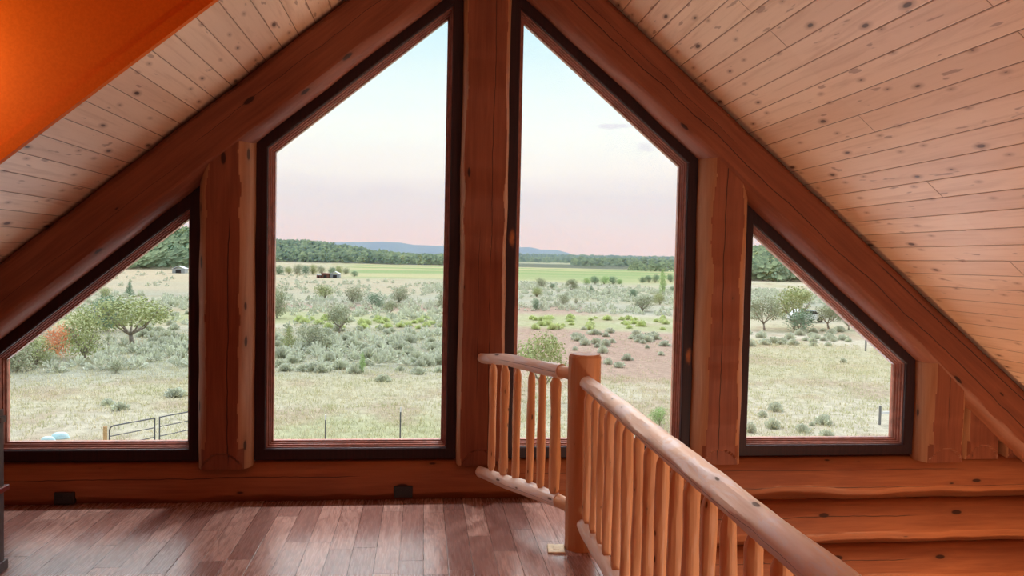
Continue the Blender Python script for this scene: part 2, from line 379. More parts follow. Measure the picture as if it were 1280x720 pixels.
for i, (z, x0, yc, lab) in enumerate(((.0975, -3.65, .085, 'top horizontal wall log running under all four windows'),
                                     (-.2175, .2, .075, 'second horizontal wall log, below the loft floor level'),
                                     (-.5325, .2, .085, 'third horizontal wall log down beside the railing'),
                                     (-.8475, .2, .08, 'fourth horizontal wall log down in the great room'),
                                     (-1.1625, .2, .08, 'fifth horizontal wall log down in the great room'))):
    def prof(th, v, i=i):
        pw = 3.0; c, s = math.cos(th), math.sin(th); k = (abs(c) ** pw + abs(s) ** pw) ** (-1 / pw)
        w = 1 + .03 * nz(v * .8, i * 7.3) + .03 * nz(v * 3, c + i * 3, s) + .012 * nz(v * 11, c * 2, s * 2 + i)
        a = .158 * k * s; b = -.135 * k * c * w
        # drawknife facet along the lower half of the face
        e = (-b * .74 - a * .68) - (.133 + .022 * nz(v * 1.7, i * 5.1) + .012 * nz(v * 5, i + .5))
        if e > 0: b += e * .74; a += e * .68
        return a, b
    mm = logmesh((x0, yc, z), X3, Z3, Y3, 4.8 - x0, prof, 72, .04)
    tag(mm.build('wall_log', M_course, smooth=True, sharp=20), lab, 'wall log', kind='structure')
m = MB(); m.box((.2, .06, -3.1), (4.8, .2, .1)); m.build('log_backing', M_wall, gb)
m = MB(); m.box((.2, -.03, -3.1), (4.8, .2, -1.3)); m.build('lower_wall', M_wall, gb)

# ---- windows
def inset(poly, d):
    out = []; n = len(poly)
    for i in range(n):
        p0, p1, p2 = Vector(poly[i - 1]), Vector(poly[i]), Vector(poly[(i + 1) % n])
        e1 = (p1 - p0).normalized(); e2 = (p2 - p1).normalized()
        n1 = Vector((-e1.y, e1.x)); n2 = Vector((-e2.y, e2.x)); k = 1 + n1.dot(n2)
        out.append(tuple(p1 + (n1 + n2) * d / k))
    return out
def ring(poly, prof, closed=False):
    m = MB(); rings = [(inset(poly, d), y) for d, y in prof]; n = len(poly)
    if closed: rings.append(rings[0])
    for (a, ya), (b, yb) in zip(rings, rings[1:]):
        for i in range(n):
            j = (i + 1) % n
            m.quad((a[i][0], ya, a[i][1]), (a[j][0], ya, a[j][1]), (b[j][0], yb, b[j][1]), (b[i][0], yb, b[i][1]))
    return m
ZB = .262
def wpoly(x0, x1): return [(x0, ZB), (x1, ZB), (x1, line(x1) - .004), (x0, line(x0) - .004)]
WINS = (('window_1', -2.685, -1.385, 'small trapezoid window at the left with dark casing'),
        ('window_2', -1.06, .238, 'tall trapezoid window left of the central post'),
        ('window_3', .531, 1.829, 'tall trapezoid window right of the central post'),
        ('window_4', 2.154, 3.454, 'small trapezoid window at the right with dark casing'))
for nm, x0, x1, lab in WINS:
    w = thing(nm, lab, 'window', kind='structure'); P = wpoly(x0, x1)
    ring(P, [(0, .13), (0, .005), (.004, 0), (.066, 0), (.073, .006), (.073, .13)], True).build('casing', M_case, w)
    ring(P, [(.070, .028), (.0785, .03), (.0785, .05), (.081, .052), (.0865, .053), (.0865, .07), (.089, .073), (.0945, .074), (.0945, .09), (.098, .094), (.1045, .096), (.1045, .135), (.07, .135)], True).build('sash', M_sash, w)
    g = MB(); g.prism_y(inset(P, .101), .112, .116); g.build('pane', M_glass, w)

# ------------------------------------------------------------------ railing
rl = thing('log_railing', 'peeled log railing with newel post along the open edge of the loft', 'railing', (.89, -.91, 0))
OFF = Vector((-.89, .91, 0))
def rail(name, pts, rad, seed, mat=M_rail, ns=36, facet=.05, parent=rl, sharp=15):
    """round pole through pts (list of Vector), radius rad(t 0..1); hewn facets"""
    pts = [Vector(p) for p in pts]; L = sum((b - a).length for a, b in zip(pts, pts[1:]))
    axis = (pts[-1] - pts[0]).normalized(); side = axis.cross(Vector(Z3))
    side = Vector((1, 0, 0)) if side.length < .2 else side.normalized()
    dep = side.cross(axis).normalized()
    def centre(t):
        k = t * (len(pts) - 1); i = min(int(k), len(pts) - 2); f = k - i
        if len(pts) > 2:
            p0 = pts[max(i - 1, 0)]; p1 = pts[i]; p2 = pts[i + 1]; p3 = pts[min(i + 2, len(pts) - 1)]
            return .5 * ((2 * p1) + (p2 - p0) * f + (2 * p0 - 5 * p1 + 4 * p2 - p3) * f * f + (3 * p1 - p0 - 3 * p2 + p3) * f ** 3)
        return pts[i].lerp(pts[i + 1], f)
    rr = random.Random(seed * 13 + 1); cuts = []
    for _ in range(int(L * (9 if L > 1.2 else 14))):
        an = rr.random() * 6.28; cuts.append((rr.random() * L, .1 + .22 * rr.random() * min(1, L), math.cos(an), math.sin(an), .05 + .11 * rr.random()))
    def prof(th, v):
        t = min(1, v / L); c = centre(t) - (pts[0] + axis * v)
        r = rad(t); cc, s_ = math.cos(th), math.sin(th)
        r *= 1 + facet * nz(v * 5, cc * 1.2 + seed, s_ * 1.2) + facet * .6 * nz(v * 14 + seed, cc * 2, s_ * 2)
        a, b = r * s_, -r * cc; r0 = rad(t)
        for (v0, ln, nx, ny, dp) in cuts:
            q = (v - v0) / ln
            if -1 < q < 1:
                e = a * nx + b * ny - r0 * (1 - dp * (1 - q * q) + .03 * nz(v * 9, v0))
                if e > 0: a -= e * nx; b -= e * ny
        return a + c.dot(side), b + c.dot(dep)
    mm = logmesh(pts[0] + OFF, axis, side, dep, L, prof, ns, max(.012, L / 90))
    return mm.build(name, mat, parent, smooth=True, sharp=sharp)
# newel: hewn post
def nprof(th, v):
    a = math.pi / 6; k = math.cos(((th + nz(v * .8) * .4) % a) - a / 2); r = .0895 * (.965 / k) * (1 + .02 * nz(v * 2.5, 4) + .02 * nz(v * 5, math.cos(th), math.sin(th)))
    r *= 1 - .09 * ss(1.055, 1.072, v) - .12 * ss(.03, 0, v) * 0
    return r * math.sin(th), -r * math.cos(th)
mm = logmesh(Vector((.887, -.91, 0)) + OFF, Z3, X3, Y3, 1.072, nprof, 48, .03, .03)
mm.build('newel_post', M_newel, rl, smooth=True, sharp=22)
A1, B1 = Vector((.385, -.085, 0)), Vector((.80, -.79, 0)); N0 = Vector((.84, -.845, 0))
def at1(u, z): p = A1.lerp(N0, u); return Vector((p.x, p.y, z))
rail('top_rail', [at1(0, .940), at1(.3, .958), at1(.6, .955), at1(.88, .951)], lambda t: .034 + .009 * t, 31)
rail('rail_tenon', [at1(.86, .951), at1(1.0, .951)], lambda t: .036, 32, M_bal)
rail('bottom_rail', [at1(0, .199), at1(.3, .202), at1(.6, .212), at1(.88, .212)], lambda t: .034 + .012 * math.sin(t * 2.6), 33)
rail('rail_tenon', [at1(.86, .211), at1(1.0, .209)], lambda t: .037, 34, M_bal)
def brad(r, sd):
    def f(t):
        e = min(t, 1 - t)
        return r * (.5 + .5 * ss(.025, .09, e)) * (1 + .07 * math.sin(t * 9 + sd))
    return f
for i, u in enumerate((.145, .292, .43, .578, .70, .835)):
    r = (.024, .028, .025, .024, .025, .031)[i]; j = [.006 * (R() - .5) for _ in range(6)]
    p = at1(u, 0)
    rail('baluster', [p + Vector((j[0], j[1], .205)), p + Vector((j[2], j[3], .55)), p + Vector((j[4], j[5], .94))], brad(r, i), 40 + i, M_bal, 20, .07)
X2 = lambda y: .885 + .0135 * (y + 1.0)
def P2(y, z, dx=0): return Vector((X2(y) + dx, y, z))
rail('top_rail', [P2(-.97, .922), P2(-1.5, .925, .004), P2(-2.1, .93, -.004), P2(-2.8, .927, .005), P2(-3.5, .93), P2(-4.6, .93)], lambda t: .04 + .004 * ss(0, .3, t), 50, ns=48, facet=.06)
rail('bottom_rail', [P2(-.97, .150), P2(-1.2, .17), P2(-1.6, .178, -.01), P2(-2.4, .17), P2(-3.5, .17), P2(-4.6, .17)], lambda t: .036 + .008 * ss(0, .06, t), 51, ns=32, facet=.07)
y = -1.08; i = 0
while y > -4.5:
    r = .0235 + .006 * R(); j = [.010 * (R() - .5) for _ in range(6)]
    p = P2(y, 0)
    rail('baluster', [p + Vector((j[0], j[1], .165)), p + Vector((j[2], j[3], .52)), p + Vector((j[4], j[5], .918))], brad(r, i * 1.7), 60 + i, M_bal, 22, .09)
    y -= .152 + .02 * R(); i += 1

# ------------------------------------------------------------------ small things in the loft
def wall_outlet(x, z, label):
    t = thing('wall_outlet', label, 'outlet', (x, -.048, z))
    m = MB(); m.box((-.06, -.012, -.038), (.06, .02, .038)); bevel(m.build('cover_plate', M_black, t), .004)
    for sx in (-.026, .026):
        m = MB(); m.rod((sx, -.012, 0), (sx, -.016, 0), .016, n=16); m.build('receptacle', M_black, t)
wall_outlet(-.105, .062, 'black outlet box on the bottom log under the tall left window')
wall_outlet(-2.175, .05, 'black outlet box in the shade on the bottom log under the left side window')
fo = thing('floor_outlet', 'pale brass outlet cover on the floor beside the newel post', 'outlet', (.745, -.945, 0), -.12)
m = MB(); m.box((-.047, -.06, 0), (.047, .06, .012)); bevel(m.build('cover_plate', M_brass, fo), .004)
m = MB(); m.box((-.016, -.03, .012), (.016, .03, .0145)); bevel(m.build('flip_lid', M_brass, fo), .001)
# edge of an open shelf stand at the far left
st = thing('shelf_stand', 'dark grey metal stand with a red-brown shelf at the left edge of the loft', 'shelf', (-2.032, -1.05, 0))
for nm, lo, hi in (('foot_rail', (-.06, -.32, 0), (.014, .03, .05)), ('post', (-.025, -.035, .05), (.008, .005, .80)), ('post', (-.025, -.30, .05), (.008, -.26, .80)),
                   ('post', (-.70, -.035, .05), (-.668, .005, .80)), ('post', (-.70, -.30, .05), (-.668, -.26, .80)), ('foot_rail', (-.72, -.32, 0), (-.64, .06, .05)), ('crossbar', (-.72, -.04, .735), (.016, .012, .765)), ('crossbar', (-.72, -.31, .735), (.016, -.25, .765))):
    m = MB(); m.box(lo, hi); bevel(m.build(nm, M_iron, st), .003)
m = MB(); m.box((-.69, -.29, .395), (.022, .03, .42)); bevel(m.build('shelf_board', M_shelfwood, st), .003)
m = MB(); m.box((-.70, -.31, .80), (-.02, .01, .82)); bevel(m.build('top_board', M_iron, st), .003)
# ------------------------------------------------------------------ EXTERIOR
def azd(x, y): return math.degrees(math.atan2(x, y - EYE.y)), math.hypot(x, y - EYE.y)
def H(x, y):
    az, d = azd(x, y)
    z = -4.6 + .35 * ss(35, 80, d) * nz(x * .025, y * .025) + .12 * nz(x * .11, y * .11)
    a = 13 * ss(275, 470, d) * (1 - ss(-14.5, -12, az))
    b = 13 * ss(600, 780, d) * ss(-14, -11.5, az) * (1 - .85 * ss(-9, 0, az))
    c = 9 * ss(300, 430, d) * ss(20, 23, az)
    e = 9 * ss(1100, 1900, d) * ss(3, 7, az)
    return z + max(a, b, c) + e
def ground_at(px, py):
    d = ray(px, py); lo = None; t = 12.0
    while t < 9000:
        p = EYE + d * t
        if p.z < H(p.x, p.y):
            a, b = t / 1.03, t
            for _ in range(24):
                c = (a + b) / 2; q = EYE + d * c
                if q.z < H(q.x, q.y): b = c
                else: a = c
            q = EYE + d * b; return Vector((q.x, q.y, H(q.x, q.y)))
        t *= 1.03
    q = EYE + d * 1500; return Vector((q.x, q.y, H(q.x, q.y)))
def mixc(a, b, t): return tuple(x + (y - x) * t for x, y in zip(a, b))
def fb(x, y, s, sd=0.0): return .5 + .5 * (nz(x * s, y * s, sd) + .5 * nz(x * s * 2.1, y * s * 2.1, sd + 3) + .25 * nz(x * s * 4.3, y * s * 4.3, sd + 5)) / 1.2
GK = .86
def gcol(x, y):
    """albedo of the open ground: dry grass, red soil, sage flats, hay fields"""
    az, d = azd(x, y)
    dry = lin(198, 190, 156, GK); pale = lin(210, 200, 176, GK); green = lin(176, 182, 128, GK); soil = lin(186, 152, 136, GK)
    sage = lin(168, 172, 152, GK); tan = lin(206, 187, 156, GK); hay = lin(148, 172, 112, GK); hay2 = lin(196, 190, 142, GK)
    n1 = fb(x, y, .06, 1); n2 = fb(x, y, .25, 2); n3 = fb(x, y, .02, 7)
    c = mixc(dry, pale, ss(.35, .65, n1)); c = mixc(c, green, .35 * ss(.5, .7, n2))
    c = mixc(c, green, .55 * ss(24, 26, d) * (1 - ss(29, 33, d)) * ss(-12, -9, az) * (1 - ss(0, 3, az)))
    c = mixc(c, soil, .5 * ss(.52, .68, n2))
    # wash with sage in front of the tall windows
    c = mixc(c, sage, .7 * ss(38, 44, d) * (1 - ss(64, 70, d)) * (1 - ss(3, 6, az)))
    # bare red flat through the tall right window
    c = mixc(c, soil, .85 * ss(37, 44, d) * (1 - ss(66, 71, d)) * ss(4.5, 7, az) * (1 - ss(19, 22, az)))
    c = mixc(c, green, .75 * ss(67, 71, d) * (1 - ss(84, 92, d)) * (1 - ss(20, 22, az)) * (.4 + .6 * ss(.35, .6, fb(x, y, .09, 4))))
    c = mixc(c, sage, .8 * ss(88, 96, d) * (.35 + .65 * ss(.35, .65, n3 * .5 + n1 * .5)) * (1 - ss(200, 230, d)))
    c = mixc(c, soil, .75 * ss(88, 92, d) * (1 - ss(100, 106, d)) * (1 - ss(11, 14, az)) * ss(-12, -10, az))
    c = mixc(c, tan, .85 * ss(118, 150, d) * (1 - ss(285, 305, d)) * (1 - ss(-2, 2, az)) * (.5 + .5 * ss(.35, .6, fb(x, y, .012, 9))))
    st = .5 + .34 * math.sin(d * .06 + 3 * nz(x * .006, y * .006)) + .5 * nz(x * .012, y * .03, 4)
    c = mixc(c, mixc(hay2, hay, ss(.35, .65, st)), .95 * ss(205, 240, d) * ss(-7.5, -4, az) * (1 - ss(600, 640, d)) * (1 - ss(18, 20.5, az)))
    c = mixc(c, hay, .6 * ss(215, 250, d) * (1 - ss(400, 460, d)) * ss(5, 7, az) * (1 - ss(15, 18, az)))
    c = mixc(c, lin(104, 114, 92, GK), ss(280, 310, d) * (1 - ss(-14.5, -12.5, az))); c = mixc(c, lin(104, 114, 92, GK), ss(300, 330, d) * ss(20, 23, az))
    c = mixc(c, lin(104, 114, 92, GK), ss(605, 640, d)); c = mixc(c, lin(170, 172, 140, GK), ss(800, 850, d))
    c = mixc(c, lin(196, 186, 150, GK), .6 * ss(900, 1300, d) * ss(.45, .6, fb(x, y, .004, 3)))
    return c
rings = []; d = 7.0
while d < 7200:
    rings.append(d); d *= 1.026 if d < 700 else 1.06
NA = 330; A0, A1_ = -44.0, 44.0
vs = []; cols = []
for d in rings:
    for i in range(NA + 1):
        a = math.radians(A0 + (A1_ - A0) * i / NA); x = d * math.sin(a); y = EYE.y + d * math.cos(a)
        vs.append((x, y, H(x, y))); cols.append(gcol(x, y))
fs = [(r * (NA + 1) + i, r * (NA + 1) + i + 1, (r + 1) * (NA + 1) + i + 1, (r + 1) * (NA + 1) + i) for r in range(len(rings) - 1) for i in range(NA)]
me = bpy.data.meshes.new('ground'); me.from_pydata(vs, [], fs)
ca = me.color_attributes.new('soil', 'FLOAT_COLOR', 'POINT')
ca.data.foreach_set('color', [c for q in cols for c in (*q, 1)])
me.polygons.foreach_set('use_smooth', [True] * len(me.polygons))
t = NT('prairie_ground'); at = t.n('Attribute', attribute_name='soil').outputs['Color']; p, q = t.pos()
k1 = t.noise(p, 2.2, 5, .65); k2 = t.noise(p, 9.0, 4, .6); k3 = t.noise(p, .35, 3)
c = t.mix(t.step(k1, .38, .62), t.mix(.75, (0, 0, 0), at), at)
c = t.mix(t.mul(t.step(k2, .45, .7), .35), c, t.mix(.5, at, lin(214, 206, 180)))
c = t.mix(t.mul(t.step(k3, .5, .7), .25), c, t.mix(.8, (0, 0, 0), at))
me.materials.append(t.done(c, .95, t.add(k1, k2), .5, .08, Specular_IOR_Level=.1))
g = put('ground', me); tag(g, 'dry grass and sagebrush valley floor stretching to the hills', 'ground', kind='structure')
# ground of the wider surroundings, so the land does not stop beside the house
m = MB()
for a0, a1 in ((44, 140), (140, 230), (230, 316)):
    n = 12; pr = []
    for i in range(n + 1):
        a = math.radians(a0 + (a1 - a0) * i / n); pr.append((math.sin(a), math.cos(a)))
    for i in range(n):
        for r0, r1 in ((7, 60), (60, 600), (600, 7000)):
            m.quad((pr[i][0] * r0, EYE.y + pr[i][1] * r0, -4.6), (pr[i + 1][0] * r0, EYE.y + pr[i + 1][1] * r0, -4.6), (pr[i + 1][0] * r1, EYE.y + pr[i + 1][1] * r1, -4.6), (pr[i][0] * r1, EYE.y + pr[i][1] * r1, -4.6))
o = m.build('ground_beyond', plain('outer_grass', lin(186, 178, 144, GK), .95, .2, .4), fix=True); tag(o, 'grassland around the sides of the house', 'ground', kind='structure')
# mountains
def mountain(name, prof, dist, depth, label, col):
    """prof: (pixel x, pixel y of the skyline); a real ridge with flanks"""
    P = []
    for (xa, ya), (xb, yb) in zip(prof, prof[1:]):
        n = max(2, int((xb - xa) / 4))
        for i in range(n): P.append((xa + (xb - xa) * i / n, ya + (yb - ya) * i / n))
    P.append(prof[-1]); m = MB(); cross = [(-1, 0), (-.75, .18), (-.5, .42), (-.3, .72), (-.12, .95), (0, 1), (.3, .8), (1, 0)]
    for (px, py) in P:
        q = EYE + ray(px, py).normalized() * dist
        dr = Vector((q.x, q.y - EYE.y, 0)).normalized()
        for (u, hh) in cross:
            w = depth * u * (1 + .25 * nz(px * .06, u * 2, dist)); z = -6 + (q.z + 6) * hh * (1 + (0 if u == 0 else .12 * nz(px * .09, u * 3, 2)))
            m.v.append((q.x + dr.x * w, q.y + dr.y * w, z))
    k = len(cross)
    for i in range(len(P) - 1):
        for j in range(k - 1): m.f.append((i * k + j, (i + 1) * k + j, (i + 1) * k + j + 1, i * k + j + 1)); m.uv.append(None)
    return tag(m.build(name, col, smooth=True), label, 'mountain', kind='structure')
M_mtn = plain('forested_mountain', (.05, .075, .05), .9, .3, .004)
M_hill = plain('forested_hill', (.09, .12, .075), .9, .4, .02)
mountain('mountain', [(330, 312), (390, 305), (412, 303.2), (440, 302.6), (478, 302.2), (500, 303.2), (516, 306), (535, 306.6), (556, 307.6), (600, 311), (640, 318)], 5600, 700, 'long flat topped blue mesa on the skyline of the tall left window', M_mtn)
mountain('mountain', [(560, 322), (600, 314), (640, 310.4), (652, 309), (662, 308.8), (676, 312), (697, 312.6), (708, 315.5), (718, 319), (728, 318.2), (742, 320.8), (760, 323.2), (800, 325.5)], 5900, 700, 'blue mountain peak on the skyline of the tall right window', M_mtn)
mountain('hill', [(560, 324), (640, 322.5), (700, 322.5), (740, 321.5), (770, 322.5), (800, 323.5), (830, 324.5), (870, 326), (960, 330)], 2600, 300, 'low dark forested rise under the pink sky in the tall right window', M_hill)
# haze in the far valley: a real volume of air
m = MB(); m.box((-9000, 430, -60), (9000, 7600, 420)); hz = m.mesh('haze', None)
t = NT('evening_haze'); v = t.n('VolumeScatter', {'Color': lin(128, 160, 232), 'Density': 3.8e-4, 'Anisotropy': 0.0}); t.t.links.new(v.outputs[0], t.out.inputs['Volume'])
hz.materials.append(t.m); o = put('haze_outside', hz); tag(o, 'blue evening haze filling the far valley', 'haze', kind='stuff')

# ---- vegetation kit
def leaf_mat(name, c, var=.22, tint=None):
    t = NT(name); p, q = t.obj(); r = t.rnd(); k = t.noise(p, 2.6, 4); w = t.noise(p, 14.0, 2)
    a = tuple(x * (1 - var) for x in c); b = tuple(min(1, x * (1 + var)) for x in c)
    col = t.mix(t.step(k, .32, .68), a, b); col = t.mix(t.mul(t.step(w, .45, .7), .5), col, tuple(min(1, x * 1.35) for x in c))
    col = t.mix(t.mul(r, .45), col, tint or tuple(x * .72 for x in c))
    return t.done(col, .85, Specular_IOR_Level=.15)
VK = 1.55
M_olive = leaf_mat('juniper_olive', lin(138, 144, 100, VK), tint=lin(150, 154, 112, VK))
M_dark = leaf_mat('juniper_dark', lin(104, 126, 100, VK), tint=lin(112, 132, 112, VK))
M_grey = leaf_mat('juniper_grey', lin(134, 138, 112, VK), tint=lin(146, 148, 126, VK))
M_rust = leaf_mat('juniper_rust', lin(204, 140, 104, VK))
M_green = leaf_mat('poplar_green', lin(136, 160, 108, VK), tint=lin(150, 166, 112, VK))
M_ridge = leaf_mat('ridge_pinyon', lin(112, 128, 98, VK), tint=lin(124, 142, 124, VK))
t = NT('distant_forest'); p, q = t.pos(); k1 = t.noise(p, .09, 3); k2 = t.noise(p, .7, 2)
M_forest = t.done(t.mix(t.step(t.add(t.mul(k1, .6), t.mul(k2, .4)), .38, .62), lin(96, 112, 88, 1.4), lin(132, 144, 108, 1.5)), .9, Specular_IOR_Level=.1)
M_sage = leaf_mat('sagebrush_leaves', lin(186, 188, 172, 1.42), .2, lin(190, 190, 170, 1.4))
M_sagey = leaf_mat('rabbitbrush_leaves', lin(196, 203, 156, 1.35), .18, lin(200, 204, 166, 1.3))
M_bark = plain('weathered_bark', lin(150, 138, 126), .9, .3, 20)
def crown(m, blobs, n, leaf, rng, shell=.45):
    vol = [b[3] * b[4] * b[5] for b in blobs]; tot = sum(v ** .67 for v in vol)
    for b, v in zip(blobs, vol):
        for _ in range(max(8, int(n * v ** .67 / tot))):
            u = Vector((rng.gauss(0, 1), rng.gauss(0, 1), rng.gauss(0, 1))).normalized()
            k = 1 - shell * rng.random() ** 1.6; k *= 1 + .25 * mn.noise(u * 2.3 + Vector((b[0] * 5, b[2] * 5, 1)))
            p = Vector((b[0] + u.x * b[3] * k, b[1] + u.y * b[4] * k, b[2] + u.z * b[5] * k))
            s = leaf * (.6 + .8 * rng.random())
            nrm = (u + Vector((rng.gauss(0, .5), rng.gauss(0, .5), rng.gauss(0, .5) + .25))).normalized()
            a = nrm.cross(Vector((rng.random() - .5, rng.random() - .5, rng.random() - .5))).normalized() * s; c = nrm.cross(a).normalized() * s * .7
            m.quad(p - a, p - c, p + a * .9, p + c)
protos = {}
def tree_meshes(kind, seed):
    """unit-size crown and trunk meshes (height 1, half width about .5)"""
    key = (kind, seed)
    if key in protos: return protos[key]
    rng = random.Random(hash((seed, len(kind))) & 0xffff); m = MB(); tr = MB()
    if kind in ('round', 'dead'):
        bl = []
        for i in range(9):
            a = rng.random() * 6.28; r = .27 * math.sqrt(rng.random()); z = .28 + .5 * rng.random()
            w = (.24 + .1 * rng.random()) * (1.15 - .45 * abs(z - .45))
            bl.append((r * math.cos(a), r * math.sin(a), z, w, w, w * .75))
        bl.append((0, 0, .22, .4, .4, .2)); bl.append((0, 0, .6, .3, .3, .36))
        crown(m, bl, 2300, .021, rng)
        tr.rod((0, 0, -.04), (.02, .01, .4), .035, .02, 7)
        for i in range(5):
            a = i * 1.3 + seed; tr.rod((0, 0, .08), (.3 * math.cos(a), .3 * math.sin(a), .5 + .1 * math.sin(i)), .018, .008, 5)
    elif kind == 'gnarly':
        bl = []
        for i in range(9):
            a = i * .7 + rng.random(); r = .16 + .24 * rng.random(); z = .42 + .36 * rng.random()
            w = .20 + .09 * rng.random(); bl.append((r * math.cos(a), r * math.sin(a), z, w, w, w * .75))
        bl.append((0, 0, .78, .3, .3, .2))
        crown(m, bl, 2500, .021, rng, .6)
        tr.rod((0, 0, -.04), (.05, .02, .24), .036, .024, 7)
        for i in range(7):
            a = i * .95 + seed * .3; e = (.36 * math.cos(a), .36 * math.sin(a), .62 + .12 * math.sin(i * 2))
            mid = (e[0] * .45 + .04, e[1] * .45, .34); tr.rod((.05, .02, .2), mid, .017, .012, 6); tr.rod(mid, e, .012, .005, 5)
    elif kind == 'cone':
        bl = [(0, 0, .16 + .1 * i, .40 * (1 - i / 10.5), .40 * (1 - i / 10.5), .11) for i in range(8)] + [(0, 0, .92, .06, .06, .09)]
        crown(m, bl, 1700, .022, rng); tr.rod((0, 0, -.04), (0, 0, .8), .03, .008, 6)
    elif kind == 'poplar':
        bl = [(.06 * math.sin(i * 2), .06 * math.cos(i * 3), .2 + .09 * i, .30 - .012 * abs(i - 3) ** 1.7, .3 - .012 * abs(i - 3) ** 1.7, .13) for i in range(9)]
        crown(m, bl, 1900, .02, rng); tr.rod((0, 0, -.04), (0, 0, .7), .035, .01, 6)
    elif kind == 'far':
        bl = [(0, 0, .3, .42, .42, .3), (.1 * rng.random(), 0, .62, .27, .27, .3), (0, .06, .82, .13, .13, .17)]
        crown(m, bl, 150, .075, rng, .3); tr.rod((0, 0, -.05), (0, 0, .5), .04, .02, 5)
    protos[key] = (m, tr); return protos[key]
mcache = {}
def tree(name, pos, h, w, kind, mat, label, cat, seed=0, group=None, trunk=True):
    o = thing(name, label, cat, pos, (seed * 1.7) % 6.28, group)
    k = (kind, seed % 4)
    if (k, mat.name) not in mcache:
        m, tr = tree_meshes(*k); mcache[(k, mat.name)] = (m.mesh(kind + '_crown', mat, fix=False), tr.mesh(kind + '_trunk', M_bark, smooth=True))
    a, b = mcache[(k, mat.name)]
    o.scale = (w, w, h)
    put('crown', a, o)
    if trunk: put('trunk', b, o)
    return o
def ptree(px, py, wpx, hpx, kind, mat, label, name='juniper_tree', cat='tree', seed=0, group=None):
    p = ground_at(px, py); w = (p - EYE).dot(FW) / FPX
    return tree(name, p - Vector((0, 0, .02 * hpx * w)), hpx * w, wpx * w, kind, mat, label, cat, seed, group)
NEAR = [
 (22, 464, 54, 46, 'round', M_grey, 'dark grey juniper in the extreme left corner of the left side window'),
 (45, 457, 48, 46, 'round', M_olive, 'yellow-green juniper left of the rust-coloured dead one'),
 (70, 447, 46, 48, 'round', M_rust, 'rust-orange dying juniper, the only orange tree'),
 (105, 450, 64, 72, 'round', M_olive, 'big olive juniper just right of the rust-orange tree'),
 (133, 414, 56, 52, 'round', M_dark, 'dark blue-green juniper behind the gnarly tree in the left side window'),
 (166, 431, 92, 66, 'gnarly', M_olive, 'wide gnarly juniper with bare dark trunk in the left side window'),
 (162, 371, 16, 20, 'cone', M_dark, 'small pointed juniper above the gnarly tree in the left side window'),
 (132, 372, 20, 14, 'round', M_olive, 'low olive shrub at the upper left of the left side window'),
 (346, 398, 30, 48, 'round', M_grey, 'grey-green juniper cut by the left frame of the tall left window'),
 (406, 373, 29, 20, 'round', M_olive, 'rounded olive juniper on the tan field below the farm sheds'),
 (440, 379, 33, 24, 'round', M_grey, 'spreading grey juniper in the middle of the tall left window, second in its row'),
 (469, 386, 24, 22, 'round', M_dark, 'dark green juniper, third in the row crossing the tall left window'),
 (499, 378, 30, 24, 'round', M_grey, 'bushy grey-green juniper, fourth in the row crossing the tall left window'),
 (489, 394, 22, 20, 'gnarly', M_grey, 'thin grey shrub just in front of the juniper row in the tall left window'),
 (424, 416, 40, 38, 'gnarly', M_grey, 'sparse open juniper with visible stems in the tall left window'),
 (393, 437, 48, 36, 'round', M_grey, 'largest dense dome-shaped juniper in the tall left window'),
 (361, 436, 26, 30, 'cone', M_olive, 'pointed green juniper at the left foot of the dome-shaped one'),
 (453, 466, 13, 26, 'poplar', M_green, 'slim bright green sapling in the wash of the tall left window'),
 (551, 386, 14, 24, 'cone', M_grey, 'grey juniper against the right frame of the tall left window'),
 (443, 346, 11, 8, 'round', M_dark, 'small round dark tree alone right of the farm sheds'),
 (670, 388, 13, 17, 'round', M_dark, 'round dark green juniper above the red soil strip in the tall right window'),
 (704, 383, 18, 18, 'round', M_grey, 'grey juniper right of the round dark green one in the tall right window'),
 (677, 361, 16, 16, 'round', M_grey, 'grey-brown tree highest at the left of the tall right window'),
 (671, 371, 20, 13, 'round', M_olive, 'low olive juniper left of centre in the tall right window'),
 (715, 366, 17, 19, 'gnarly', M_grey, 'open grey tree with a pale trunk in the tall right window'),
 (690, 361, 9, 8, 'round', M_dark, 'tiny dark juniper between the two grey trees of the tall right window'),
 (739, 367, 10, 11, 'cone', M_dark, 'small cone-shaped juniper alone on the sage flat'),
 (720, 380, 8, 8, 'round', M_grey, 'tiny grey juniper right of the grey juniper pair in the tall right window'),
 (792, 371, 15, 11, 'round', M_dark, 'small rounded dark juniper left above the big clump in the tall right window'),
 (803, 389, 34, 24, 'round', M_grey, 'biggest dense grey juniper clump in the tall right window'),
 (825, 381, 20, 18, 'round', M_olive, 'olive juniper touching the right of the big grey clump'),
 (828, 369, 17, 33, 'poplar', M_green, 'tall slender pale green poplar in the tall right window'),
 (842, 366, 12, 10, 'round', M_dark, 'dark juniper against the right frame of the tall right window'),
 (676, 500, 66, 92, 'gnarly', M_olive, 'big feathery olive tree close behind the log railing'),
 (824, 531, 26, 26, 'round', M_green, 'low bright green bush low in the tall right window, above the handrail'),
 (956, 413, 42, 46, 'gnarly', M_grey, 'leaning many-stemmed juniper at the left of the right side window'),
 (992, 411, 58, 58, 'gnarly', M_olive, 'tall flat-crowned juniper in the right side window'),
 (1000, 415, 44, 33, 'round', M_dark, 'dense low dark juniper in front of the flat-crowned one'),
 (1036, 411, 40, 36, 'gnarly', M_grey, 'sparse greyish juniper next to the parked car'),
 (1061, 412, 26, 24, 'gnarly', M_grey, 'small twiggy juniper at the slanted edge of the right side window'),
]
